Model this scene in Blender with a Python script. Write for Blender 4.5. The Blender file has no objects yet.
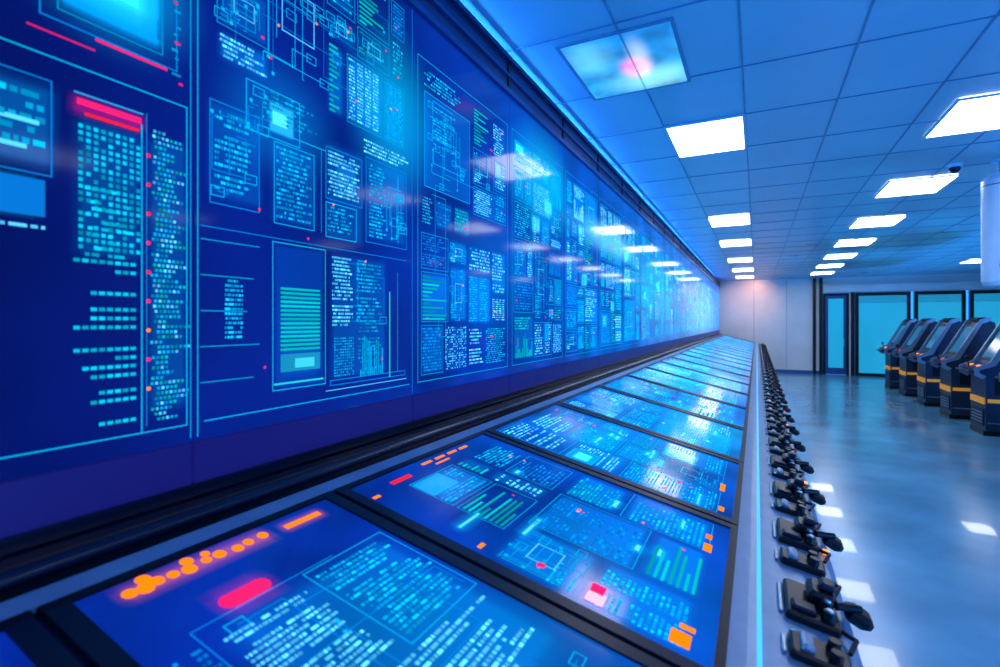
import bpy, math, random
from mathutils import Vector, Matrix
random.seed(23)
CZ = 1.9      # eye height
CEIL = 3.5
WX = -1.31    # face of the video wall
YF = 22.0     # far wall
scene = bpy.context.scene
try:
    scene.view_settings.view_transform = 'Standard'
    scene.view_settings.look = 'None'
except Exception as e:
    print(e)

# ------------------------------------------------------------------ materials
def nmat(name):
    m = bpy.data.materials.new(name); m.use_nodes = True
    nt = m.node_tree
    return m, nt, nt.nodes['Principled BSDF']

def pm(name, col, rough=0.5, metal=0.0, var=0.12, scale=6.0, emit=None, estr=0.0, bump=0.0, coat=0.0, rvar=0.0, spec=.5):
    m, nt, b = nmat(name)
    tc = nt.nodes.new('ShaderNodeTexCoord')
    n = nt.nodes.new('ShaderNodeTexNoise'); n.inputs['Scale'].default_value = scale
    n.inputs['Detail'].default_value = 5
    nt.links.new(tc.outputs['Object'], n.inputs['Vector'])
    r = nt.nodes.new('ShaderNodeValToRGB')
    c = Vector(col)
    r.color_ramp.elements[0].position = 0.3; r.color_ramp.elements[1].position = 0.7
    r.color_ramp.elements[0].color = (*(c*(1-var)), 1)
    r.color_ramp.elements[1].color = (*[min(1, x) for x in (c*(1+var))], 1)
    nt.links.new(n.outputs['Fac'], r.inputs['Fac'])
    nt.links.new(r.outputs['Color'], b.inputs['Base Color'])
    b.inputs['Roughness'].default_value = rough
    b.inputs['Metallic'].default_value = metal
    b.inputs['Coat Weight'].default_value = coat
    b.inputs['Specular IOR Level'].default_value = spec
    if rvar:
        mr = nt.nodes.new('ShaderNodeMapRange')
        mr.inputs['To Min'].default_value = max(0, rough-rvar); mr.inputs['To Max'].default_value = rough+rvar
        nt.links.new(n.outputs['Fac'], mr.inputs['Value']); nt.links.new(mr.outputs['Result'], b.inputs['Roughness'])
    if bump:
        bp = nt.nodes.new('ShaderNodeBump'); bp.inputs['Strength'].default_value = bump; bp.inputs['Distance'].default_value = 0.02
        nt.links.new(n.outputs['Fac'], bp.inputs['Height']); nt.links.new(bp.outputs['Normal'], b.inputs['Normal'])
    if emit:
        b.inputs['Emission Color'].default_value = (*emit, 1)
        b.inputs['Emission Strength'].default_value = estr
    return m

def gfx_mat():
    """display pixels: attribute colour; alpha 0 = adds painted glow over the picture, alpha 1 = opaque block"""
    m = bpy.data.materials.new('screen_graphics_mat'); m.use_nodes = True
    nt = m.node_tree; nt.nodes.clear()
    o = nt.nodes.new('ShaderNodeOutputMaterial'); e = nt.nodes.new('ShaderNodeEmission')
    t = nt.nodes.new('ShaderNodeBsdfTransparent'); ad = nt.nodes.new('ShaderNodeAddShader')
    a = nt.nodes.new('ShaderNodeAttribute'); a.attribute_name = 'col'
    iv = nt.nodes.new('ShaderNodeMath'); iv.operation='SUBTRACT'; iv.inputs[0].default_value=1.0
    nt.links.new(a.outputs['Alpha'], iv.inputs[1]); nt.links.new(iv.outputs[0], t.inputs['Color'])
    nt.links.new(a.outputs['Color'], e.inputs['Color'])
    nt.links.new(e.outputs[0], ad.inputs[0]); nt.links.new(t.outputs[0], ad.inputs[1]); nt.links.new(ad.outputs[0], o.inputs[0])
    m.cycles.emission_sampling = 'NONE'
    return m

def screen_mat(name, stops, axis_from, axis_to, spots, nscale=1.6, nlow=0.65, nhigh=1.5, rough=0.12, use3=False, spec=.3, estr=1.0):
    """screen background: colour along the wall, noise, patches painting bloom and reflections"""
    m, nt, b = nmat(name)
    b.inputs['Base Color'].default_value = (0.001, 0.004, 0.02, 1)
    b.inputs['Roughness'].default_value = rough
    b.inputs['IOR'].default_value = 1.0 + spec
    b.inputs['Specular Tint'].default_value = (.75, .9, 1, 1)
    N = nt.nodes.new; L = nt.links.new
    geo = N('ShaderNodeNewGeometry')
    sx = N('ShaderNodeSeparateXYZ'); L(geo.outputs['Position'], sx.inputs[0])
    mr = N('ShaderNodeMapRange'); mr.inputs['From Min'].default_value = axis_from; mr.inputs['From Max'].default_value = axis_to
    L(sx.outputs['Y'], mr.inputs['Value'])
    cr = N('ShaderNodeValToRGB'); els = cr.color_ramp.elements
    els[0].position = stops[0][0]; els[0].color = (*stops[0][1], 1)
    els[1].position = stops[-1][0]; els[1].color = (*stops[-1][1], 1)
    for p, c in stops[1:-1]:
        e = els.new(p); e.color = (*c, 1)
    L(mr.outputs['Result'], cr.inputs['Fac'])
    no = N('ShaderNodeTexNoise'); no.inputs['Scale'].default_value = nscale; no.inputs['Detail'].default_value = 2
    L(geo.outputs['Position'], no.inputs['Vector'])
    m2 = N('ShaderNodeMapRange'); m2.inputs['From Min'].default_value = .3; m2.inputs['From Max'].default_value = .7
    m2.inputs['To Min'].default_value = nlow; m2.inputs['To Max'].default_value = nhigh
    L(no.outputs['Fac'], m2.inputs['Value'])
    sc = N('ShaderNodeVectorMath'); sc.operation = 'SCALE'
    L(cr.outputs['Color'], sc.inputs[0]); L(m2.outputs['Result'], sc.inputs['Scale'])
    out = sc.outputs[0]
    for (c, r, col) in spots:
        d = N('ShaderNodeVectorMath'); d.operation = 'SUBTRACT'; L(geo.outputs['Position'], d.inputs[0]); d.inputs[1].default_value = c
        s = N('ShaderNodeVectorMath'); s.operation = 'MULTIPLY'; L(d.outputs[0], s.inputs[0])
        s.inputs[1].default_value = (1/r[0],1/r[1],0) if use3 else (0, 1/r[0], 1/r[1])
        le = N('ShaderNodeVectorMath'); le.operation = 'LENGTH'; L(s.outputs[0], le.inputs[0])
        f = N('ShaderNodeMapRange'); f.interpolation_type = 'SMOOTHERSTEP'
        f.inputs['From Min'].default_value = 1; f.inputs['From Max'].default_value = 0
        L(le.outputs['Value'], f.inputs['Value'])
        k = N('ShaderNodeVectorMath'); k.operation = 'SCALE'; k.inputs[0].default_value = col; L(f.outputs['Result'], k.inputs['Scale'])
        a = N('ShaderNodeVectorMath'); a.operation = 'ADD'; L(out, a.inputs[0]); L(k.outputs[0], a.inputs[1]); out = a.outputs[0]
    L(out, b.inputs['Emission Color']); b.inputs['Emission Strength'].default_value = estr
    return m

M_gfx = gfx_mat()
M_dark = pm('dark_housing', (.006, .012, .03), .38, 0.1, spec=.3)
M_black = pm('black_plastic', (.004, .005, .009), .36, spec=.3)
M_blackgloss = pm('black_gloss', (.004, .010, .034), .2, 0.0, spec=.3)
M_steel = pm('brushed_steel', (.34, .44, .55), .33, .85, var=.08, scale=20)
M_console = pm('console_paint', (.20, .34, .50), .34, .3, var=.1, scale=9)
M_trim = pm('blue_grey_trim', (.025, .08, .24), .3, .3)
M_fascia = pm('fascia_panel', (.010, .028, .11), .35, .1)
M_band = pm('screen_lower_band', (.006, .008, .06), .3, 0, emit=(.006, .007, .12), estr=1.0, spec=.12)
M_ceil = pm('ceiling_tile', (.38, .50, .62), .30, 0, var=.05, scale=1.5, rvar=.06)
M_grid = pm('ceiling_t_bar', (.16, .27, .42), .4, .3)
M_wall = pm('painted_wall', (.72, .77, .80), .35, 0, var=.05, scale=2)
M_floor = pm('polished_epoxy_floor', (.10, .30, .45), .22, 0, var=.25, scale=1.1, rvar=.07, bump=.03, coat=.25)
M_light = pm('light_panel_diffuser', (.9, .9, .9), .6, 0, emit=(1, .99, .97), estr=10.5)
M_lframe = pm('light_frame', (.5, .6, .72), .4, .2)
M_glass = pm('lit_glass', (.01, .06, .09), .08, 0, var=.3, scale=.8, emit=(.012, .33, .62), estr=1.0)
M_cyan = pm('cyan_led', (.0, .2, .3), .4, 0, emit=(.06, .50, 1.0), estr=1.3)
M_orange = pm('orange_led', (.4, .12, 0), .4, 0, emit=(1, .28, .02), estr=2.0)
M_red = pm('red_led', (.4, .02, .02), .4, 0, emit=(1, .04, .05), estr=1.5)
M_yellow = pm('yellow_stripe', (.75, .33, .02), .45, 0, emit=(.9, .35, .02), estr=.25)
M_kiosk = pm('kiosk_body', (.010, .024, .055), .34, .1)
M_kedge = pm('kiosk_edge', (.28, .40, .52), .3, .7)
M_kscreen = pm('kiosk_screen', (.01, .03, .06), .12, 0, emit=(.01, .12, .25), estr=1.0)
M_white = pm('white_housing', (.50, .70, .85), .35, 0, var=.04)

# ------------------------------------------------------------------ mesh builder
class B:
    def __init__(s): s.v=[]; s.f=[]; s.m=[]; s.mats=[]; s.sm=[]
    def mi(s, mat):
        if mat not in s.mats: s.mats.append(mat)
        return s.mats.index(mat)
    def add(s, vs, fs, mat, smooth=False):
        o = len(s.v); s.v += [tuple(x) for x in vs]; i = s.mi(mat)
        for f in fs: s.f.append([o+k for k in f]); s.m.append(i); s.sm.append(smooth)
    def box(s, x0, x1, y0, y1, z0, z1, mat):
        vs=[(x,y,z) for z in (z0,z1) for y in (y0,y1) for x in (x0,x1)]
        s.add(vs, [(0,2,3,1),(4,5,7,6),(0,1,5,4),(2,6,7,3),(0,4,6,2),(1,3,7,5)], mat)
    def bbox(s, c, sz, mat, rot=None, bev=0.0):
        """bevelled box about centre c, optional rotation matrix"""
        x,y,z = sz[0]/2, sz[1]/2, sz[2]/2; b=min(bev, x*.9,y*.9,z*.9)
        prof=[(x-b,y),(x,y-b),(x,-y+b),(x-b,-y),(-x+b,-y),(-x,-y+b),(-x,y-b),(-x+b,y)] if b>0 else [(x,y),(x,-y),(-x,-y),(-x,y)]
        n=len(prof); vs=[]
        lay=[(-z,(x-b)/x if b else 1,(y-b)/y if b else 1),(-z+b,1,1),(z-b,1,1),(z,(x-b)/x if b else 1,(y-b)/y if b else 1)] if b>0 else [(-z,1,1),(z,1,1)]
        for zz,kx,ky in lay:
            for px,py in prof: vs.append(Vector((px*kx,py*ky,zz)))
        if rot: vs=[rot@v for v in vs]
        vs=[v+Vector(c) for v in vs]
        fs=[]
        for l in range(len(lay)-1):
            for k in range(n):
                k2=(k+1)%n; fs.append((l*n+k, (l+1)*n+k, (l+1)*n+k2, l*n+k2))
        fs.append(tuple(range(n))); fs.append(tuple((len(lay)-1)*n+k for k in reversed(range(n))))
        s.add(vs, fs, mat)
    def prism(s, prof, y0, y1, mat, cap=True, mats=None):
        """profile in XZ extruded in Y"""
        n=len(prof); vs=[(p[0],y0,p[1]) for p in prof]+[(p[0],y1,p[1]) for p in prof]
        for k in range(n):
            k2=(k+1)%n
            mm = mats[k] if mats else mat
            s.add([vs[k],vs[k2],vs[n+k2],vs[n+k]],[(0,1,2,3)],mm)
        if cap: s.add(vs,[tuple(reversed(range(n))), tuple(range(n,2*n))],mat)
    def cyl(s, p0, p1, r0, r1, mat, n=14, caps=True):
        p0=Vector(p0);p1=Vector(p1); d=(p1-p0).normalized()
        a=d.orthogonal().normalized(); b=d.cross(a); vs=[]
        for p,r in((p0,r0),(p1,r1)):
            for k in range(n):
                t=2*math.pi*k/n; vs.append(p+a*math.cos(t)*r+b*math.sin(t)*r)
        s.add(vs,[(k,(k+1)%n,n+(k+1)%n,n+k) for k in range(n)],mat,True)
        if caps: s.add(vs,[tuple(reversed(range(n))),tuple(range(n,2*n))],mat)
    def sph(s, c, r, mat, n=12, m=8, sc=(1,1,1)):
        vs=[];fs=[]
        for i in range(m+1):
            ph=math.pi*i/m
            for k in range(n):
                t=2*math.pi*k/n
                vs.append((c[0]+r*sc[0]*math.sin(ph)*math.cos(t),c[1]+r*sc[1]*math.sin(ph)*math.sin(t),c[2]+r*sc[2]*math.cos(ph)))
        for i in range(m):
            for k in range(n): fs.append((i*n+k,(i+1)*n+k,(i+1)*n+(k+1)%n,i*n+(k+1)%n))
        s.add(vs,fs,mat,True)
    def obj(s, name, parent=None, loc=(0,0,0)):
        me=bpy.data.meshes.new(name); me.from_pydata(s.v,[],s.f)
        for m in s.mats: me.materials.append(m)
        me.polygons.foreach_set('material_index', s.m); me.polygons.foreach_set('use_smooth', s.sm)
        me.update()
        o=bpy.data.objects.new(name,me); scene.collection.objects.link(o)
        if parent: o.parent=parent
        o.location=loc
        return o

def empty(name, loc=(0,0,0)):
    e=bpy.data.objects.new(name,None); e.location=loc; scene.collection.objects.link(e); return e

# ------------------------------------------------------------------ flat screen graphics
CY=(.0,.52,1.05); CY2=(.0,.27,.90); WH=(.12,.88,1.5); TE=(.0,.56,.56); BL=(.0,.14,.75); PK=(1.25,.02,.22); OR=(1.6,.31,.005); RD=(1.2,.015,.04)
def mul(c,k): return (c[0]*k,c[1]*k,c[2]*k)
class G:
    def __init__(s, mp): s.v=[];s.f=[];s.c=[];s.mp=mp;s.l=0
    def quad(s, pts, col, lv=None):
        o=len(s.v)
        if lv is None: s.l=(s.l+1)%7; lv=s.l+2
        for p in pts: s.v.append(s.mp(p[0],p[1],lv*0.00012)); s.c.append((*col,1))
        s.f.append((o,o+1,o+2,o+3))
    def rect(s,u0,v0,u1,v1,col,lv=None): s.quad([(u0,v0),(u1,v0),(u1,v1),(u0,v1)],col,lv)
    def glow(s,u0,v0,u1,v1,col,r):
        """soft-edged additive patch: bright picture areas and painted bloom halos"""
        o=len(s.v); us=(u0-r,u0-r*.4,u0,u1,u1+r*.4,u1+r); vs=(v0-r,v0-r*.4,v0,v1,v1+r*.4,v1+r); w=(0,.35,1,1,.35,0)
        lv=.00012*(.6+.05*(len(s.v)%9))
        for j in range(6):
            for i in range(6):
                s.v.append(s.mp(us[i],vs[j],lv)); s.c.append((*mul(col,w[i]*w[j]),0))
        for j in range(5):
            for i in range(5): s.f.append((o+j*6+i,o+j*6+i+1,o+j*6+i+7,o+j*6+i+6))
    def box(s,u0,v0,u1,v1,col,t=.003):
        s.rect(u0,v0,u1,v0+t,col);s.rect(u0,v1-t,u1,v1,col);s.rect(u0,v0,u0+t,v1,col);s.rect(u1-t,v0,u1,v1,col)
    def disc(s,u,v,r,col):
        o=len(s.v);n=12
        for k in range(n):
            t=2*math.pi*k/n; s.v.append(s.mp(u+r*math.cos(t),v+r*math.sin(t),.0012)); s.c.append((*col,1))
        s.f.append(tuple(range(o,o+n)))
    def h(s,u0,u1,v,col,t=.003): s.rect(u0,v-t/2,u1,v+t/2,col)
    def w(s,u,v0,v1,col,t=.003): s.rect(u-t/2,v0,u+t/2,v1,col)
    def text(s,u0,v0,u1,v1,row=.014,ch=.005,col=CY,fill=.85,rag=.35):
        v=v1-row*.7
        while v>v0:
            u=u0+ (random.random()*.15*(u1-u0) if random.random()<.3 else 0)
            end=u0+(u1-u0)*(1-rag*random.random())
            if random.random()<.06: v-=row; continue
            while u<end:
                L=ch*random.choice((.6,1,1,1.6,2.4))
                if random.random()<fill:
                    r=random.random(); k=random.uniform(.5,1.0) if r<.75 else 1.5
                    s.rect(u,v,min(u+L,u1),v+row*.5,mul(col,k))
                u+=L+ch*.45
            v-=row
    def dots(s,u0,v0,u1,v1,st=.012,sz=.006,p=.8,col=CY):
        v=v0
        while v<v1:
            u=u0
            while u<u1:
                if random.random()<p: s.rect(u,v,u+sz,v+sz,mul(col,random.uniform(.4,1.3)))
                u+=st
            v+=st
    def barsL(s,u0,v0,u1,v1,st=.02,t=.01,col=TE,lo=.2):
        v=v0
        while v<v1:
            s.rect(u0,v,u0+(u1-u0)*random.uniform(lo,1),v+t,mul(col,random.uniform(.5,1.2))); v+=st
    def barsR(s,u0,v0,u1,v1,st=.02,t=.01,col=TE,lo=.2):
        v=v0
        while v<v1:
            e=u1-(u1-u0)*random.uniform(lo,1)
            u=u1
            while u>e:
                s.rect(u-.014,v,u-.002,v+t,mul(col,random.uniform(.6,1.3))); u-=.016
            v+=st
    def circ(s,u0,v0,u1,v1,n=8,col=CY2,t=.0025):
        for _ in range(n):
            a=random.uniform(u0,u1);b=random.uniform(v0,v1);c=random.uniform(u0,u1);d=random.uniform(v0,v1)
            s.h(min(a,c),max(a,c),b,col,t);s.w(c,min(b,d),max(b,d),col,t)
            if random.random()<.6: s.rect(c-.005,d-.005,c+.005,d+.005,mul(CY,1.1))
            if random.random()<.35:
                s.box(a-.02,b-.014,a+.02,b+.014,CY,t)
    def bars(s,u0,v0,u1,v1,st=.014,col=CY):
        u=u0
        while u<u1-st*.6:
            hh=(v1-v0)*random.uniform(.15,1); s.rect(u,v0,u+st*.6,v0+hh,mul(col,random.uniform(.5,1.1))); u+=st
    def widget(s,u0,v0,u1,v1,k=1.0,sc=1.0):
        W=u1-u0;H=v1-v0; r=random.random(); col=random.choice((CY,CY,WH,WH,WH,CY2,TE))
        col=mul(col,k)
        g=.010*sc
        rg=random.random()
        if rg<.7: s.glow(u0+g*2,v0+g*2,u1-g*2,v1-g*2,mul((0,.09,.28),k*random.uniform(.3,1.3)),.025*sc)
        if random.random()<.6: s.box(u0,v0,u1,v1,mul(CY,k*.8),.0025*sc)
        a,b,c,d=u0+g,v0+g,u1-g,v1-g
        if c-a<.02 or d-b<.02: return
        if r<.42: s.text(a,b,c,d,random.choice((.012,.015,.018))*sc,random.choice((.005,.006,.008))*sc,col,random.uniform(.7,.95),random.uniform(.05,.5))
        elif r<.50: s.dots(a,b,c,d,.012*sc,.0065*sc,random.uniform(.5,.9),col)
        elif r<.68:
            s.circ(a,b,c,d,int(6+W*H*150),mul(CY,k*.7),.0025*sc); s.text(a,b,a+(c-a)*.4,b+(d-b)*.35,.012*sc,.005*sc,col)
            m=(a+c)/2; n=(b+d)/2; s.box(m-.2*W,n-.15*H,m+.2*W,n+.2*H,mul(WH,k*.8),.003*sc)
            for q in range(4): s.w(m-.15*W+.1*W*q,n+.2*H,d,mul(CY,k*.7),.002*sc)
        elif r<.76: s.bars(a,b,c,b+(d-b)*.6,.012*sc,col); s.text(a,b+(d-b)*.65,c,d,.014*sc,.006*sc,col)
        elif r<.86:
            s.glow(a,b+(d-b)*.45,a+(c-a)*.6,d,mul((0,.2,.6),k),.01); s.box(a,b+(d-b)*.45,a+(c-a)*.6,d,mul(CY,k),.003*sc); s.text(a,b,c,b+(d-b)*.4,.014*sc,.006*sc,col); s.text(a+(c-a)*.65,b+(d-b)*.45,c,d,.014*sc,.006*sc,col)
            if random.random()<.5: s.glow(a+.1*(c-a),b+(d-b)*.6,a+(c-a)*.45,b+(d-b)*.85,(.05,.8,1.0),.012)
        elif r<.93:
            nc=random.randint(2,4); cw=(c-a)/nc
            for q in range(nc):
                s.text(a+q*cw,b,a+(q+.75)*cw,d,.013*sc,.006*sc,col,.95,.15); s.w(a+q*cw-.002,b,d,mul(CY2,k),.0015*sc)
        else:
            s.barsL(a,b,c,d,.018*sc,.008*sc,mul(TE,k))
        if random.random()<.4:
            pc=random.choice((PK,RD,OR,PK)); uu=random.uniform(a,c);vv=random.uniform(b,d); s.rect(uu,vv,uu+random.choice((.011,.011,.03))*sc,vv+.008*sc,pc)
    def layout(s,u0,v0,u1,v1,mn=.13,k=1.0,sc=1.0,dep=0):
        W=u1-u0;H=v1-v0
        if (W<mn*1.7 and H<mn*1.7) or (dep>2 and max(W,H)<mn*3 and random.random()<.3):
            s.widget(u0+.007*sc,v0+.007*sc,u1-.007*sc,v1-.007*sc,k,sc); return
        q=random.uniform(.3,.7)
        if W>H*.85: m=u0+W*q; s.layout(u0,v0,m,v1,mn,k,sc,dep+1);s.layout(m,v0,u1,v1,mn,k,sc,dep+1)
        else: m=v0+H*q; s.layout(u0,v0,u1,m,mn,k,sc,dep+1);s.layout(u0,m,u1,v1,mn,k,sc,dep+1)
    def obj(s,name,parent):
        me=bpy.data.meshes.new(name); me.from_pydata(s.v,[],s.f)
        at=me.attributes.new('col','FLOAT_COLOR','POINT')
        at.data.foreach_set('color',[x for c in s.c for x in c])
        me.materials.append(M_gfx); me.update()
        o=bpy.data.objects.new(name,me); scene.collection.objects.link(o); o.parent=parent; return o

# ================================================================== ROOM SHELL
b=B(); b.box(-1.75,7.8,-3,YF+.2,-.1,0,M_floor); b.obj('floor')
b=B(); b.box(-1.75,7.8,-3,YF+.2,CEIL,CEIL+.1,M_ceil); b.obj('ceiling')
b=B(); b.box(-1.75,-1.60,-3,YF+.2,0,CEIL,M_dark); b.obj('wall_left')
b=B(); b.box(7.6,7.8,-3,YF,0,CEIL,M_wall); b.obj('wall_right')
b=B()
b.box(-1.6,2.14,YF,YF+.2,0,CEIL,M_wall)
for x in (-.1,1.0): b.box(x-.006,x+.006,YF-.005,YF,0.15,CEIL,M_grid)
b.obj('wall_far')
b=B(); b.box(2.15,7.6,YF,YF+.2,2.95,CEIL,M_wall); b.obj('far_wall_header')  # far wall section above the door and windows
b=B(); b.box(2.95,3.12,YF,YF+.2,0,2.95,M_wall); b.obj('far_wall_pier')  # far wall pier between door and windows
b=B(); b.box(-1.6,2.1,YF-.02,YF,0,.12,M_trim); b.obj('baseboard_far')
b=B()
x=-1.28
while x<7.6: b.box(x-.006,x+.006,-3,YF,CEIL-.006,CEIL,M_grid); x+=.6
y=4.38-.82*8
while y<YF: b.box(-1.5,7.6,y-.006,y+.006,CEIL-.0055,CEIL,M_grid); y+=.82
b.obj('trim_1')
b=B()
for x in (1.88,2.08): b.box(x-.05,x+.05,YF-.12,YF-.03,0,CEIL-.01,M_black)
b.box(2.99,3.09,YF-.12,YF-.03,0,2.95,M_black)
b.obj('trim_2')
b=B()
b.box(2.15,2.24,YF+.01,YF+.1,0,2.94,M_black); b.box(2.86,2.95,YF+.01,YF+.1,0,2.94,M_black); b.box(2.24,2.86,YF+.01,YF+.1,2.84,2.94,M_black)
b.box(2.24,2.32,YF+.02,YF+.08,0.01,2.84,M_trim); b.box(2.78,2.86,YF+.02,YF+.08,0.01,2.84,M_trim); b.box(2.32,2.78,YF+.02,YF+.08,0.01,.25,M_trim); b.box(2.32,2.78,YF+.02,YF+.08,2.74,2.84,M_trim)
b.box(2.32,2.78,YF+.04,YF+.06,.25,2.74,M_glass); b.cyl((2.8,YF-.02,1.0),(2.8,YF-.02,1.3),.015,.015,M_steel)
b.obj('door_1')
for i,(x0,x1) in enumerate(((3.13,4.70),(4.80,6.15),(6.25,7.59))):
    b=B(); t=.10
    b.box(x0,x0+t,YF-.05,YF+.12,0,2.94,M_black); b.box(x1-t,x1,YF-.05,YF+.12,0,2.94,M_black)
    b.box(x0+t,x1-t,YF-.05,YF+.12,2.82,2.94,M_black); b.box(x0+t,x1-t,YF-.05,YF+.12,0,.10,M_black)
    b.box(x0+t,x1-t,YF+.03,YF+.05,.10,2.82,M_glass)
    z=2.58
    while z<2.8: b.box(x0+t,x1-t,YF+.015,YF+.028,z,z+.015,M_trim); z+=.05
    b.obj('window_%d'%(i+1))
b=B(); b.box(2.15,7.6,YF-.16,YF-.001,2.97,3.22,M_wall); b.obj('trim_3')

# ================================================================== CEILING LIGHTS
def ceiling_light(x,y,w=.6,l=.86):
    b=B(); z=CEIL-.012; f=.02
    b.box(x-w/2,x+w/2,y-l/2,y-l/2+f,z-.008,z+.006,M_lframe); b.box(x-w/2,x+w/2,y+l/2-f,y+l/2,z-.008,z+.006,M_lframe)
    b.box(x-w/2,x-w/2+f,y-l/2+f,y+l/2-f,z-.008,z+.006,M_lframe); b.box(x+w/2-f,x+w/2,y-l/2+f,y+l/2-f,z-.008,z+.006,M_lframe)
    b.box(x-w/2+f,x+w/2-f,y-l/2+f,y+l/2-f,z-.004,z+.006,M_light)
    b.obj('ceiling_light')
for y in (4.79,8.85,11.4,14.6,17.4,20.2): ceiling_light(-.38,y)
for k in range(7): ceiling_light(1.60+.05*k,5.18+2.42*k,.64)
for k in range(5): ceiling_light(5.2,4.8+3.2*k,.62)
ceiling_light(1.6,-.6,.62); ceiling_light(3.4,2.4,.62)
# flush translucent ceiling panel; reflected glow and pink glint painted in as emission
M_access=screen_mat('panel_painted_reflection',[(0,(.01,.22,.72)),(.5,(.02,.32,.82)),(1,(.04,.42,.90))],2.84,3.6,
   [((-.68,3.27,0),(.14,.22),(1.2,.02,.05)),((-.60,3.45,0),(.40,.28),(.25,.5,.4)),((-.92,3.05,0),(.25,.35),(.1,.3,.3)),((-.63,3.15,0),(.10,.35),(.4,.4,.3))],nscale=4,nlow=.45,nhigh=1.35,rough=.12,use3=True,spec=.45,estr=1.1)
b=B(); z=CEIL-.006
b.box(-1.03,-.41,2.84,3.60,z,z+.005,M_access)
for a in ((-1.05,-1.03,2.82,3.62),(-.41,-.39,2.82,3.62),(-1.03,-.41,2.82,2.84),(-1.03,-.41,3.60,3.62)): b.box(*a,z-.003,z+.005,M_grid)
b.obj('ceiling_access_panel')

# ================================================================== VIDEO WALL
vw=empty('video_wall')
PW=.957; P0=.842
spots=[((WX,1.68,CZ+.84),(.36,.45),(.0,.30,.50)),((WX,.66,CZ+.80),(.26,.24),(.0,.25,.5)),((WX,3.3,CZ+.95),(.8,.5),(.0,.36,.5)),
       ((WX,2.6,CZ+.25),(.9,.5),(.0,.07,.28)),((WX,5.2,CZ+.80),(1.8,.22),(.15,.55,.7)),((WX,7.6,CZ+.5),(2.5,.7),(.02,.32,.4)),((WX,1.12,CZ+.62),(.3,.25),(.0,.10,.28)),((WX,15,CZ+.3),(7,1.2),(.10,.35,.35))]  # soft patches paint bloom; the long pale streak paints a ceiling-light reflection
M_scr=screen_mat('video_wall_screen',[(0,(.001,.005,.125)),(.12,(.001,.014,.21)),(.22,(.001,.030,.34)),(.45,(.001,.07,.48)),(1,(.002,.13,.56))],0.3,9.0,spots,rough=.08,spec=.16)
b=B()
y0=P0-PW*3; n=0
while y0<YF-.4:
    y1=min(y0+PW,YF-.01)
    b.box(WX-.03,WX,y0+.004,y1-.004,CZ-.31,CZ+1.33,M_scr)
    b.box(WX-.03,WX-.002,y0+.004,y1-.004,CZ-.42,CZ-.315,M_band)
    y0=y1
b.obj('display_panels',vw)
b=B()
b.box(-1.59,WX-.03,P0-PW*3,YF-.01,CZ-.44,CZ+1.34,M_dark)
b.box(WX-.03,WX+.02,P0-PW*3,YF-.01,CZ+1.335,CZ+1.365,M_trim)
b.box(WX-.03,WX+.012,P0-PW*3,YF-.01,CZ-.45,CZ-.42,M_blackgloss)
b.obj('housing',vw)
b=B(); y=P0-PW*3
while y<YF-.1:
    y1=min(y+PW,YF-.01); b.box(-1.40,WX-.005,y+.006,y1-.006,CZ+1.37,CEIL-.05,M_fascia)
    b.box(WX-.01,WX+.004,y-.02,y+.02,CZ+1.37,CEIL-.05,M_black); y=y1
b.box(-1.395,WX-.012,-2,YF-.01,CZ+1.372,CEIL-.055,M_black)
b.box(-1.59,-1.5,-2,YF-.01,CZ+1.34,CEIL-.002,M_fascia)
b.box(WX-.02,WX+.02,-2,YF-.01,CEIL-.065,CEIL-.040,M_fascia)
b.box(WX-.02,WX+.012,-2,YF-.01,CZ+1.445,CZ+1.455,M_trim)
b.obj('fascia',vw)

g=G(lambda u,v,l:(WX+.0006+l,u,CZ+v))
# ---- panel 0
g.h(-.1,.826,.55,CY,.003); g.h(-.1,.826,-.264,CY,.003); g.w(.824,-.264,.55,CY,.003); g.w(.834,-.30,1.33,mul(CY,.8),.0025)
g.glow(.565,.68,.75,1.2,(0.0,.28,.65),.02); g.glow(.61,.74,.71,1.0,(.03,.6,.9),.05); g.box(.52,.63,.80,1.25,CY2); g.box(.55,.655,.765,1.2,mul(CY,.6))
g.h(.62,.775,.625,PK,.006); g.h(.5,.62,.60,mul(PK,.8),.0035)
for k in range(30): g.rect(.785+random.random()*.02,.6+k*.02,.80+random.random()*.015,.606+k*.02,mul(PK if k%5==0 else CY,random.uniform(.3,.9)))
g.text(.40,.345,.53,.47,.024,.012,mul(CY,.9),.9,.1); g.box(.38,.30,.542,.50,CY2,.0025); g.glow(.40,.33,.53,.47,(0,.08,.25),.03)
g.rect(.40,.215,.53,.29,(.002,.20,.75)); g.glow(.42,.225,.51,.28,(0,.18,.2),.02); g.text(.40,.18,.53,.212,.013,.012,WH,.9,.2); g.rect(.40,.347,.50,.356,WH); g.rect(.41,.40,.52,.409,WH)
g.rect(.585,.470,.715,.484,PK); g.rect(.60,.450,.71,.457,RD); g.h(.58,.72,.495,CY,.003); g.glow(.585,.46,.71,.48,(.25,.0,.06),.02)
g.w(.716,-.262,.47,CY,.003)
g.dots(.588,.16,.705,.43,.0145,.0085,.85,(.0,.62,.95)); g.text(.60,.14,.70,.30,.0145,.009,(.0,.58,.9),.5,.3)
g.glow(.6,.16,.70,.43,(0,.05,.14),.03); g.glow(.745,-.2,.81,.43,(0,.05,.14),.03)
v=.13
while v>-.24:
    g.barsR(.58,v,.705,v+.010,.02,.008,(.0,.60,.95),random.choice((.1,.4,.6))); v-=random.choice((.020,.020,.036,.05))
v=.46
while v>-.25:
    n=random.randint(3,8); u=.735+random.random()*.02
    for i in range(n):
        g.rect(u,v,u+.0068,v+.007,mul(random.choice((CY,CY,TE,WH)),random.uniform(.4,1.2))); u+=.0105
    v-=.0125
for k in range(9): g.disc(.731,.40-k*.07,.005,random.choice((PK,OR,RD)))
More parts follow.
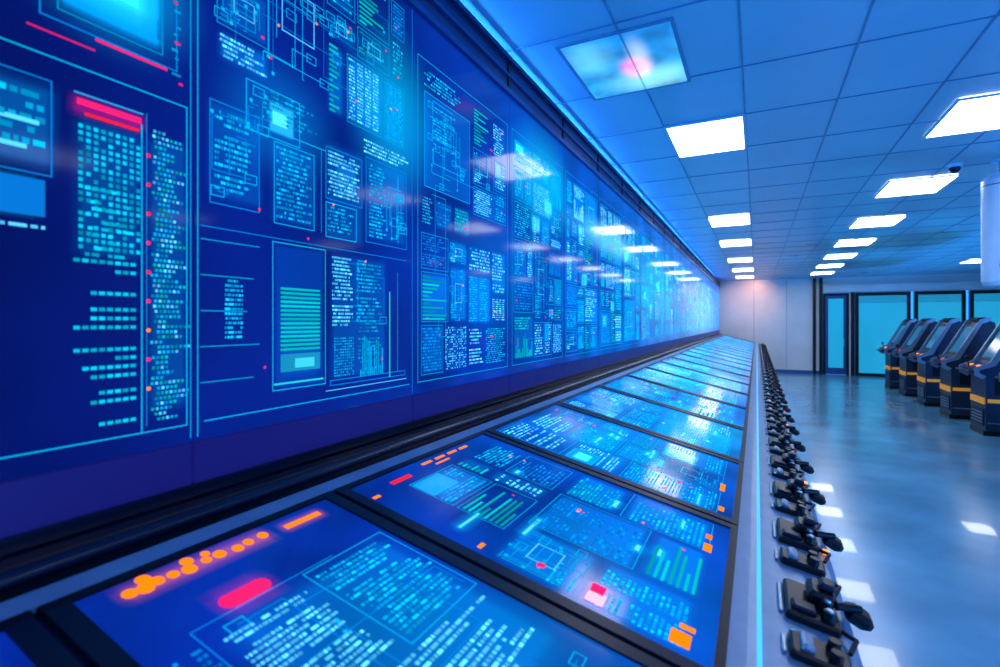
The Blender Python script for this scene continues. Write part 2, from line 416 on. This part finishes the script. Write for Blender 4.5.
g.w(.727,-.25,.5,CY2,.002)
# ---- panel 1  (.85 .. 1.79)
g.w(.853,-.30,1.33,mul(CY,.9),.003); g.w(1.79,-.30,1.33,CY2,.003)
g.text(.90,.98,1.10,1.30,.014,.006,CY,.9,.5); g.circ(1.05,.75,1.3,1.28,14,CY,.0025); g.box(1.12,.90,1.25,1.05,WH,.003)
g.layout(1.30,.71,1.74,1.30,.17,1.0,.95)
g.layout(.90,.71,1.08,.97,.14,.95,.9)
g.circ(.92,.72,1.7,1.28,10,mul(CY2,.8),.002)
g.box(.995,.555,1.19,.70,CY,.003); g.glow(1.08,.58,1.16,.66,(.02,.40,.6),.01); g.rect(1.085,.60,1.14,.64,(.1,1,1.1)); g.circ(1.0,.56,1.07,.69,6)
g.box(.885,.32,1.04,.60,CY2); g.text(.90,.36,1.03,.58,.016,.006,CY); g.circ(.89,.33,1.03,.6,6)
g.box(1.09,.30,1.25,.55,CY,.0025); g.text(1.10,.31,1.24,.54,.014,.006,mul(CY,.9))
g.h(1.05,1.3,.58,CY,.003); g.w(1.28,.30,.58,CY2,.003); g.text(1.05,.60,1.26,.70,.014,.006,mul(CY,.7))
g.box(1.30,.42,1.48,.60,CY2); g.text(1.31,.43,1.47,.59,.013,.005,WH,.9,.2); g.glow(1.36,.46,1.44,.56,(.01,.15,.4),.02)
g.box(1.30,.29,1.45,.41,CY); g.text(1.31,.30,1.44,.40,.013,.006)
g.box(1.50,.30,1.75,.62,CY2); g.text(1.52,.32,1.62,.6,.014,.006,CY); g.circ(1.62,.32,1.74,.6,12,CY,.0025)
g.text(1.49,.63,1.76,.70,.014,.006,WH)
for k in range(5): g.h(.86,1.04-.02*(k%3),.22-.095*k,mul(CY,.8),.0025)
g.h(.86,1.75,.255,CY2,.0025)
g.text(.93,-.05,.985,.12,.013,.007,mul(CY,1.1),.95,.05)
g.box(1.085,-.21,1.30,.245,CY,.003); g.glow(1.10,-.20,1.285,.23,(0.0,.03,.16),.01)
v=.10
while v>-.09: g.rect(1.115,v,1.275,v+.007,mul((.0,.56,.56),random.uniform(.8,1.2))); v-=.0135
g.rect(1.115,-.155,1.275,-.10,(.01,.30,.6)); g.rect(1.17,-.145,1.25,-.115,(.05,.75,1.0)); g.h(1.09,1.29,-.19,(.02,.7,.75),.006); g.glow(1.13,-.15,1.26,.08,(0,.08,.12),.03)
g.text(1.33,-.02,1.43,.23,.013,.005,WH,.9,.2); g.text(1.45,.0,1.60,.22,.014,.006,mul(CY,.9),.8,.4); g.circ(1.33,.0,1.62,.23,6,CY2,.002)
g.dots(1.34,-.19,1.44,-.05,.010,.0055,.85); g.bars(1.47,-.20,1.60,-.05,.011,CY); g.text(1.46,-.2,1.6,.0,.014,.005,mul(CY,.6))
g.w(1.64,-.22,.12,(.02,.5,.6),.008); g.w(1.69,-.2,.2,mul(CY,.7),.003); g.box(1.32,-.22,1.74,-.20,CY2)
g.h(.87,1.77,-.262,CY,.003); g.h(1.3,1.75,-.235,mul(WH,.7),.003)
for (a_,b_,c_,d_) in ((.9,.35,1.03,.58),(1.1,.32,1.24,.53),(1.32,.3,1.47,.6),(1.52,.33,1.73,.6),(1.34,-.18,1.6,.22)): g.glow(a_,b_,c_,d_,(0,.05,.17),.03)
for k in range(16): g.disc(random.uniform(.95,1.7),random.uniform(-.2,1.2),.0045,random.choice((PK,OR)))
# ---- panels 2 ..
k=2; y=P0+PW
while y<YF-.8:
    a=y+.03; c=y+PW-.03
    g.box(a,-.262,c,1.16,mul(CY,.8),.0035)
    dist=y; sc=.95 if dist<2.5 else (1.15 if dist<4 else (1.5 if dist<7 else (2.0 if dist<11 else 3.0))); mn=.17 if dist<4 else .24
    kb=1.1 if dist<3 else 1.35
    if k==2:
        g.glow(a+.06,.61,a+.44,1.01,(0,.07,.25),.02); g.box(a+.05,.60,a+.45,1.02,CY); g.circ(a+.08,.62,a+.43,1.0,16,CY,.003); g.text(a+.12,.8,a+.3,.98,.015,.007)
        g.text(a+.05,1.03,a+.4,1.12,.016,.008,CY)
        g.layout(a+.48,.55,c-.02,1.12,.17,1.05,.95); g.layout(a+.02,.42,a+.46,.57,.12,1,.9); g.layout(a+.02,-.24,c-.02,.40,.17,1.05,.95)
    else:
        g.layout(a+.02,-.24,c-.02,1.12,mn,kb,sc)
    g.circ(a+.03,-.2,c-.03,1.1,4,mul(CY,.7),.003)
    if 3<=k<=9:
        for _ in range(2):
            uu=random.uniform(a,c-.2); vv=random.uniform(-.1,.9); g.glow(uu+.03,vv,uu+.14,vv+.07,(.04,.5,.8),.03)
    y+=PW; k+=1
g.layout(-1.9,-.24,-.15,1.2,.3,.8,1.5)
g.obj('display_graphics',vw)

# ================================================================== CONTROL CONSOLE
cc=empty('control_console')
SL=.239
def zs(x): return CZ-.763-SL*x
Y0c,Y1c=-1.6,21.6
prof=[(WX+.002,CZ-.455),(-1.245,CZ-.455),(-1.235,CZ-.485),(-1.16,CZ-.487),(-1.145,zs(-1.145)),(-.025,zs(-.025)),(.0,CZ-.765),(.012,CZ-.79),(.215,CZ-.832),(.235,CZ-.85),(.235,CZ-.90),(.19,CZ-.95),(.02,CZ-1.0),(-.08,0.10),(-.14,0.10),(-.14,0.0),(WX+.002,0.0)]
mats=[M_blackgloss,M_dark,M_dark,M_trim,M_blackgloss,M_console,M_cyan,M_console,M_console,M_console,M_console,M_dark,M_dark,M_dark,M_dark,M_dark,M_dark]
b=B(); b.prism(prof[::-1],Y0c,Y1c,M_dark,mats=[mats[(len(prof)-2-k)%len(prof)] for k in range(len(prof))])
b.cyl((-1.20,Y0c,CZ-.462),(-1.20,Y1c,CZ-.462),.016,.016,M_blackgloss,16)
nrm=Vector((SL,0,1)).normalized()
def sp(x,y,h): 
    p=Vector((x,y,zs(x)))+nrm*h; return tuple(p)
def slab(x0,x1,y0,y1,h,mat,bb=None):
    vs=[sp(x0,y0,-.004),sp(x1,y0,-.004),sp(x1,y1,-.004),sp(x0,y1,-.004),sp(x0,y0,h),sp(x1,y0,h),sp(x1,y1,h),sp(x0,y1,h)]
    bb.add(vs,[(0,3,2,1),(4,5,6,7),(0,1,5,4),(1,2,6,5),(2,3,7,6),(3,0,4,7)],mat)
slab(-1.150,-1.105,Y0c,Y1c,.012,M_console,b)
slab(-.062,-.022,Y0c,Y1c,.010,M_console,b)
b.obj('body',cc)
seams=[-1.5,-.6,.43,1.12]; s_=1.12
while s_<21: s_+=.93; seams.append(s_)
M_dsk=screen_mat('console_screen',[(0,(.001,.014,.23)),(.12,(.001,.03,.34)),(.3,(.001,.085,.50)),(1,(.004,.22,.68))],0.2,10.0,
   [((-.3,1.3,0),(.5,.7),(.0,.08,.2)),((-.6,2.6,0),(.5,.7),(.0,.14,.25)),((-.3,3.6,0),(.6,1.0),(.0,.22,.3)),((-.6,6,0),(.8,2.0),(.02,.25,.3)),((-.5,.9,0),(.4,.3),(0,.06,.2))],nscale=2.6,nlow=.6,nhigh=1.7,rough=.10,use3=True,spec=.18)
bz=B(); bs=B()
gd=G(lambda u,v,l:sp(-1.085+v,u,.0074+l))   # v: 0 at back .. 1.0 at front
for i in range(len(seams)-1):
    a,c=seams[i],seams[i+1]
    if c>21.5: break
    slab(-1.105,-1.085,a+.005,c-.005,.012,M_black,bz); slab(-.085,-.062,a+.005,c-.005,.012,M_black,bz)
    slab(-1.085,-.085,a+.008,a+.045,.012,M_dark,bz); slab(-1.085,-.085,c-.045,c-.008,.012,M_dark,bz)
    slab(-1.085,-.085,a+.045,c-.045,.006,M_dsk,bs)
    A,C=a+.06,c-.06
    d=a
    sub=G(lambda u,v,l:sp(-.1-v,u,.0064+l))
    if i==2:
        sub.circ(A,.1,C,.8,10,CY2,.0025)
        sub.text(A+.10,.52,A+.30,.74,.014,.007,WH,.92,.2); sub.text(A+.33,.50,C-.01,.76,.014,.008,mul(CY,1.1),.92,.3)
        sub.box(A+.315,.49,C,.78,CY,.0025)
        sub.text(A+.08,.30,C-.02,.48,.016,.009,WH,.92,.3); sub.text(A+.05,.05,C-.1,.28,.016,.010,CY,.9,.3)
        sub.rect(A+.3,.12,A+.46,.2,(.0,.50,.95)); sub.glow(A+.3,.12,A+.46,.2,(.0,.2,.3),.03); sub.text(A+.01,.45,A+.09,.75,.016,.007,mul(CY2,.9),.7,.5)
        sub.glow(A+.14,.30,C-.05,.73,(0,.10,.25),.06); sub.glow(A+.1,.08,C-.15,.25,(0,.08,.2),.06)
        for q,(uu,r) in enumerate(((.55,.014),(.575,.016),(.60,.014),(.63,.012),(.66,.015),(.70,.011),(.73,.014),(.77,.013),(.80,.012),(.84,.013))):
            gd.disc(uu,.04+.004*math.sin(q*2),r,OR)
            if q in(1,4,5): gd.disc(uu+.01,.018,r*.9,OR)
        gd.rect(.90,.035,1.01,.052,OR); gd.glow(.55,.03,.84,.05,(.35,.06,0),.03); gd.glow(.90,.035,1.01,.052,(.35,.06,0),.02)
        gd.rect(.655,.155,.725,.195,mul(PK,.9)); gd.disc(.655,.175,.02,mul(PK,.9)); gd.disc(.725,.175,.02,mul(PK,.9)); gd.glow(.655,.16,.725,.19,(.3,0,.08),.04)
        gd.rect(.7,.62,.72,.64,OR)
    else:
        k=1.15 if d<3 else 1.4
        sc=1.05 if d<3 else (1.5 if d<7 else 2.6)
        if i==3:
            sub.layout(A+.15,.55,C-.02,.90,.20,k,1.0); sub.layout(A,.03,C,.53,.24,k,1.1)
        else:
            sub.layout(A,.03,C,.97,.26,k,sc)
        for _ in range(9 if d>1.5 else 7):
            uu=random.uniform(A,C-.15); vv=random.uniform(.1,.85); w_=random.uniform(.03,.14); h_=random.uniform(.006,.02); sub.rect(uu,vv,uu+w_,vv+h_,(.12,.9,1.3)); sub.glow(uu,vv,uu+w_,vv+h_,(.0,.25,.4),.03)
        for _ in range(3): 
            uu=random.uniform(A,C-.1); vv=random.uniform(.05,.9); sub.rect(uu,vv,uu+.03,vv+.012,random.choice((PK,OR,RD)))
        if i==3:
            for q in range(4): gd.rect(1.50+.085*q,.022,1.56+.085*q,.034,OR)
            gd.rect(1.30,.045,1.40,.062,mul(RD,1.2)); gd.rect(1.55,.05,1.64,.058,OR)
            gd.rect(1.20,.71,1.25,.755,(1.1,.7,.95)); gd.rect(1.245,.71,1.285,.745,PK); gd.glow(1.2,.71,1.28,.75,(.3,.05,.1),.03)
            gd.rect(1.20,.905,1.255,.95,OR); gd.rect(1.27,.92,1.29,.955,OR); gd.disc(1.25,.58,.012,PK)
            gd.rect(1.74,.93,1.80,.955,OR); gd.rect(1.84,.93,1.88,.95,mul(OR,.8))
        if i==4: gd.rect(2.15,.95,2.2,.97,OR); gd.rect(2.4,.94,2.5,.96,OR)
    sub.obj('screen_graphics_%d'%i,cc)
bz.obj('bezels',cc); bs.obj('screens',cc); gd.obj('status_marks',cc)

# control clusters along the front shelf
def shelf(x): return CZ-.79-(x-.012)*.207
cb=B(); y=.62; k=0
tilt=Matrix.Rotation(math.atan(.207),3,'Y')
while y<20.5:
    big=(k%2==0); x0=.135
    L=.21 if big else .10
    z=shelf(x0)
    cb.bbox((x0,y,z+.010),(.13,L,.026),M_black,tilt,.006)
    if big:
        cb.bbox((x0+.03,y+L*.18,z+.036),(.07,L*.5,.036),M_black,tilt,.010)
        cb.bbox((x0+.045,y+L*.18,z+.062),(.04,L*.28,.022),M_dark,tilt,.007)
        cb.bbox((x0+.115,y+.02,z+.0),(.07,.07,.04),M_black,Matrix.Rotation(.5,3,'Y'),.012)
        cb.cyl((x0+.06,y-.02,z+.035),(x0+.12,y+.0,z+.03),.012,.010,M_black,10)
        cb.bbox((x0-.02,y-L*.28,z+.030),(.06,.05,.02),M_dark,tilt,.005)
        for q in range(2):
            yy=y-L*.36+q*.055; xx=x0+.035
            cb.cyl((xx,yy,z+.012),(xx+.005,yy,z+.042),.018,.015,M_black,14); cb.cyl((xx+.005,yy,z+.042),(xx+.006,yy,z+.046),.010,.009,M_steel,10)
    else:
        for q in range(2):
            yy=y-.025+q*.05
            cb.cyl((x0+.03,yy,z+.01),(x0+.036,yy,z+.04),.016,.014,M_black,12)
        cb.bbox((x0-.025,y,z+.03),(.03,.07,.022),M_steel,Matrix.Rotation(.5,3,'Y'),.005)
    for q in range(4):
        yy=y-L*.4+q*L*.27; cb.bbox((x0-.05,yy,z+.028),(.012,.016,.010),random.choice((M_cyan,M_steel,M_black,M_steel,M_orange if q==1 else M_black,M_red if q==2 else M_steel)),tilt,.002)
    cb.bbox((x0-.075,y,z+.020),(.010,L*.8,.008),M_steel,tilt,.002)
    pts=[(x0+.07,y+L*.5,z+.002),(x0+.09,y+L*.5+.05,z+.012),(x0+.065,y+L*.5+.1,z+.002)]
    for p,q in zip(pts[:-1],pts[1:]): cb.cyl(p,q,.006,.006,M_black,8)
    if k%3==0: cb.bbox((x0+.085,y-L*.4,z-.004),(.02,.03,.012),M_orange,tilt,.002)
    y+=.30 if big else .24; k+=1
cb.obj('controls',cc)

# ================================================================== KIOSKS
def kiosk(x,y):
    e=empty('operator_kiosk',(x,y,0)); W=.62; e.scale=(1.08,1.08,1.05)
    b=B()
    b.box(.06,.80,-W/2+.03,W/2-.03,0,.08,M_black)
    prof=[(.08,.08),(.08,.92),(-.02,.98),(-.02,1.06),(.16,1.14),(.50,1.80),(.58,1.84),(.68,1.80),(.78,1.20),(.84,1.0),(.84,.08)]
    b.prism(prof,-W/2,W/2,M_kiosk)
    b.obj('cabinet',e)
    b=B()
    ch=[(.04,.90),(-.06,.96),(-.06,1.08),(.12,1.17),(.47,1.85),(.60,1.90),(.64,1.86),(.56,1.80),(.50,1.78),(.19,1.12),(.0,1.04),(.0,1.0),(.08,.95)]
    for s in (-1,1):
        ya=s*W/2; b.prism(ch,min(ya,ya+s*.035),max(ya,ya+s*.035),M_kedge)
    b.obj('side_rails',e)
    b=B()
    def q(t,h):
        p0=Vector((.16,0,1.14)); p1=Vector((.50,0,1.80)); n=Vector((-.66,0,.34)).normalized(); return p0.lerp(p1,t)+n*h
    for (t0,t1,m,hh) in ((.08,.92,M_black,.012),(.14,.86,M_kscreen,.016)):
        w=W/2-.04 if m is M_black else W/2-.08
        vs=[]
        for h in(-.002,hh):
            for t,yy in((t0,-w),(t0,w),(t1,w),(t1,-w)): p=q(t,h); vs.append((p.x,yy,p.z))
        b.add(vs,[(0,1,2,3),(7,6,5,4),(0,4,5,1),(1,5,6,2),(2,6,7,3),(3,7,4,0)],m)
    for i in range(5): b.bbox((.06,-.2+.1*i,1.10),(.05,.06,.02),random.choice((M_black,M_steel,M_red,M_orange)),Matrix.Rotation(-.4,3,'Y'),.004)
    b.cyl((.03,.2,1.07),(.0,.2,1.2),.012,.01,M_black); b.sph((.0,.2,1.22),.03,M_black)
    b.cyl((-.10,-W/2,1.02),(-.10,W/2,1.02),.018,.018,M_black)
    for s in(-1,1): b.cyl((-.10,s*W/2,1.02),(.02,s*W/2,1.0),.016,.016,M_black)
    b.bbox((.56,0,1.86),(.16,W*.7,.07),M_black,None,.02)
    b.obj('display_and_keys',e)
    b=B()
    b.box(.066,.08,-W/2+.02,W/2-.02,.50,.60,M_yellow)
    b.box(.10,.82,-W/2-.008,-W/2-.0005,.53,.59,M_yellow)
    b.box(.10,.82,-W/2-.008,-W/2-.0005,.20,.215,M_kedge)
    b.box(.066,.08,-W/2+.06,W/2-.06,.15,.42,M_black); b.box(.2,.7,-W/2-.006,-W/2-.0005,.66,.92,M_black)
    for z in (.2,.25,.3,.35): b.box(.06,.066,-W/2+.1,W/2-.1,z,z+.015,M_kedge)
    b.obj('base_stripes',e)
    return e
for y in (9.9,11.6,13.3,15.0,16.7,18.4): kiosk(3.32,y)

# ================================================================== HANGING UNIT + CAMERA
e=empty('hanging_projector',(2.16,6.75,0))
b=B()
b.cyl((0,0,3.36),(0,0,CEIL),.03,.03,M_steel); b.cyl((0,0,CEIL-.02),(0,0,CEIL),.08,.08,M_white)
b.cyl((0,0,2.26),(0,0,2.30),.13,.15,M_white,28); b.cyl((0,0,2.30),(0,0,3.30),.15,.15,M_white,28); b.cyl((0,0,3.30),(0,0,3.37),.15,.09,M_white,28)
b.cyl((0,0,3.24),(0,0,3.25),.152,.152,M_trim,28)
b.cyl((0,-.145,2.45),(0,-.18,2.45),.06,.05,M_blackgloss,20)
b.obj('housing',e)
b=B()
b.cyl((0,0,CEIL-.03),(0,0,CEIL),.06,.07,M_white,20); b.sph((0,0,CEIL-.035),.05,M_blackgloss,16,10)
b.obj('security_camera',None,(1.80,6.75,0))

# ================================================================== LIGHTS
def area(name,loc,rot,sx,sy,col,p):
    l=bpy.data.lights.new(name,'AREA'); l.shape='RECTANGLE'; l.size=sx;l.size_y=sy;l.color=col;l.energy=p
    o=bpy.data.objects.new(name,l); o.location=loc;o.rotation_euler=rot; scene.collection.objects.link(o); return o
def spot(name,loc,tgt,col,p,ang=2.4,r=.04):
    l=bpy.data.lights.new(name,'SPOT'); l.energy=p; l.color=col; l.spot_size=ang; l.spot_blend=1; l.shadow_soft_size=r
    o=bpy.data.objects.new(name,l); o.location=loc; d=Vector(tgt)-Vector(loc)
    o.rotation_euler=d.to_track_quat('-Z','Y').to_euler(); scene.collection.objects.link(o)
spot('warm_end_light',(.0,20.6,3.42),(-.2,22,2.7),(1,.42,.22),75,1.6)
area('added_ceiling_fill',(-1.47,9,CEIL-.04),(0,math.radians(-97),0),.02,22,(.02,.24,1),380)  # unseen lamp added behind the fascia to turn the ceiling blue
area('added_floor_fill',(.10,9.5,CZ-1.0),(0,math.radians(25),0),.03,20,(.03,.45,1),160)  # unseen lamp added under the console lip to colour the floor blue
for yy in (8.2,10.8,13.6,16.4,19.2): spot('added_blue_fill',(4.75,yy,.06),(3.2,yy,3.5),(.02,.32,1),260,2.5)  # fill spots added behind the kiosks to wash the ceiling blue
spot('added_blue_fill',(2.8,.5,.5),(1.6,3.6,3.5),(.02,.30,1),430,2.8)  # added blue fill behind the camera, aimed at the near ceiling
spot('added_blue_fill',(6.6,2.7,.2),(4.2,4.6,3.5),(.02,.32,1),330,2.7)  # another added out-of-view fill for the ceiling on the right

w=bpy.data.worlds.new('World'); scene.world=w; w.use_nodes=True
bg=w.node_tree.nodes['Background']; bg.inputs[0].default_value=(.02,.28,1,1); bg.inputs[1].default_value=2.0

# ================================================================== CAMERA
cam=bpy.data.cameras.new('camera'); co=bpy.data.objects.new('camera',cam); scene.collection.objects.link(co)
cam.sensor_width=36; cam.lens=18.54; cam.shift_y=-.0115; cam.clip_start=.02
co.location=(0,0,CZ); co.rotation_euler=(math.radians(90),0,math.radians(26.5))
cam.dof.use_dof=True; cam.dof.focus_distance=3.0; cam.dof.aperture_fstop=2.2
scene.camera=co
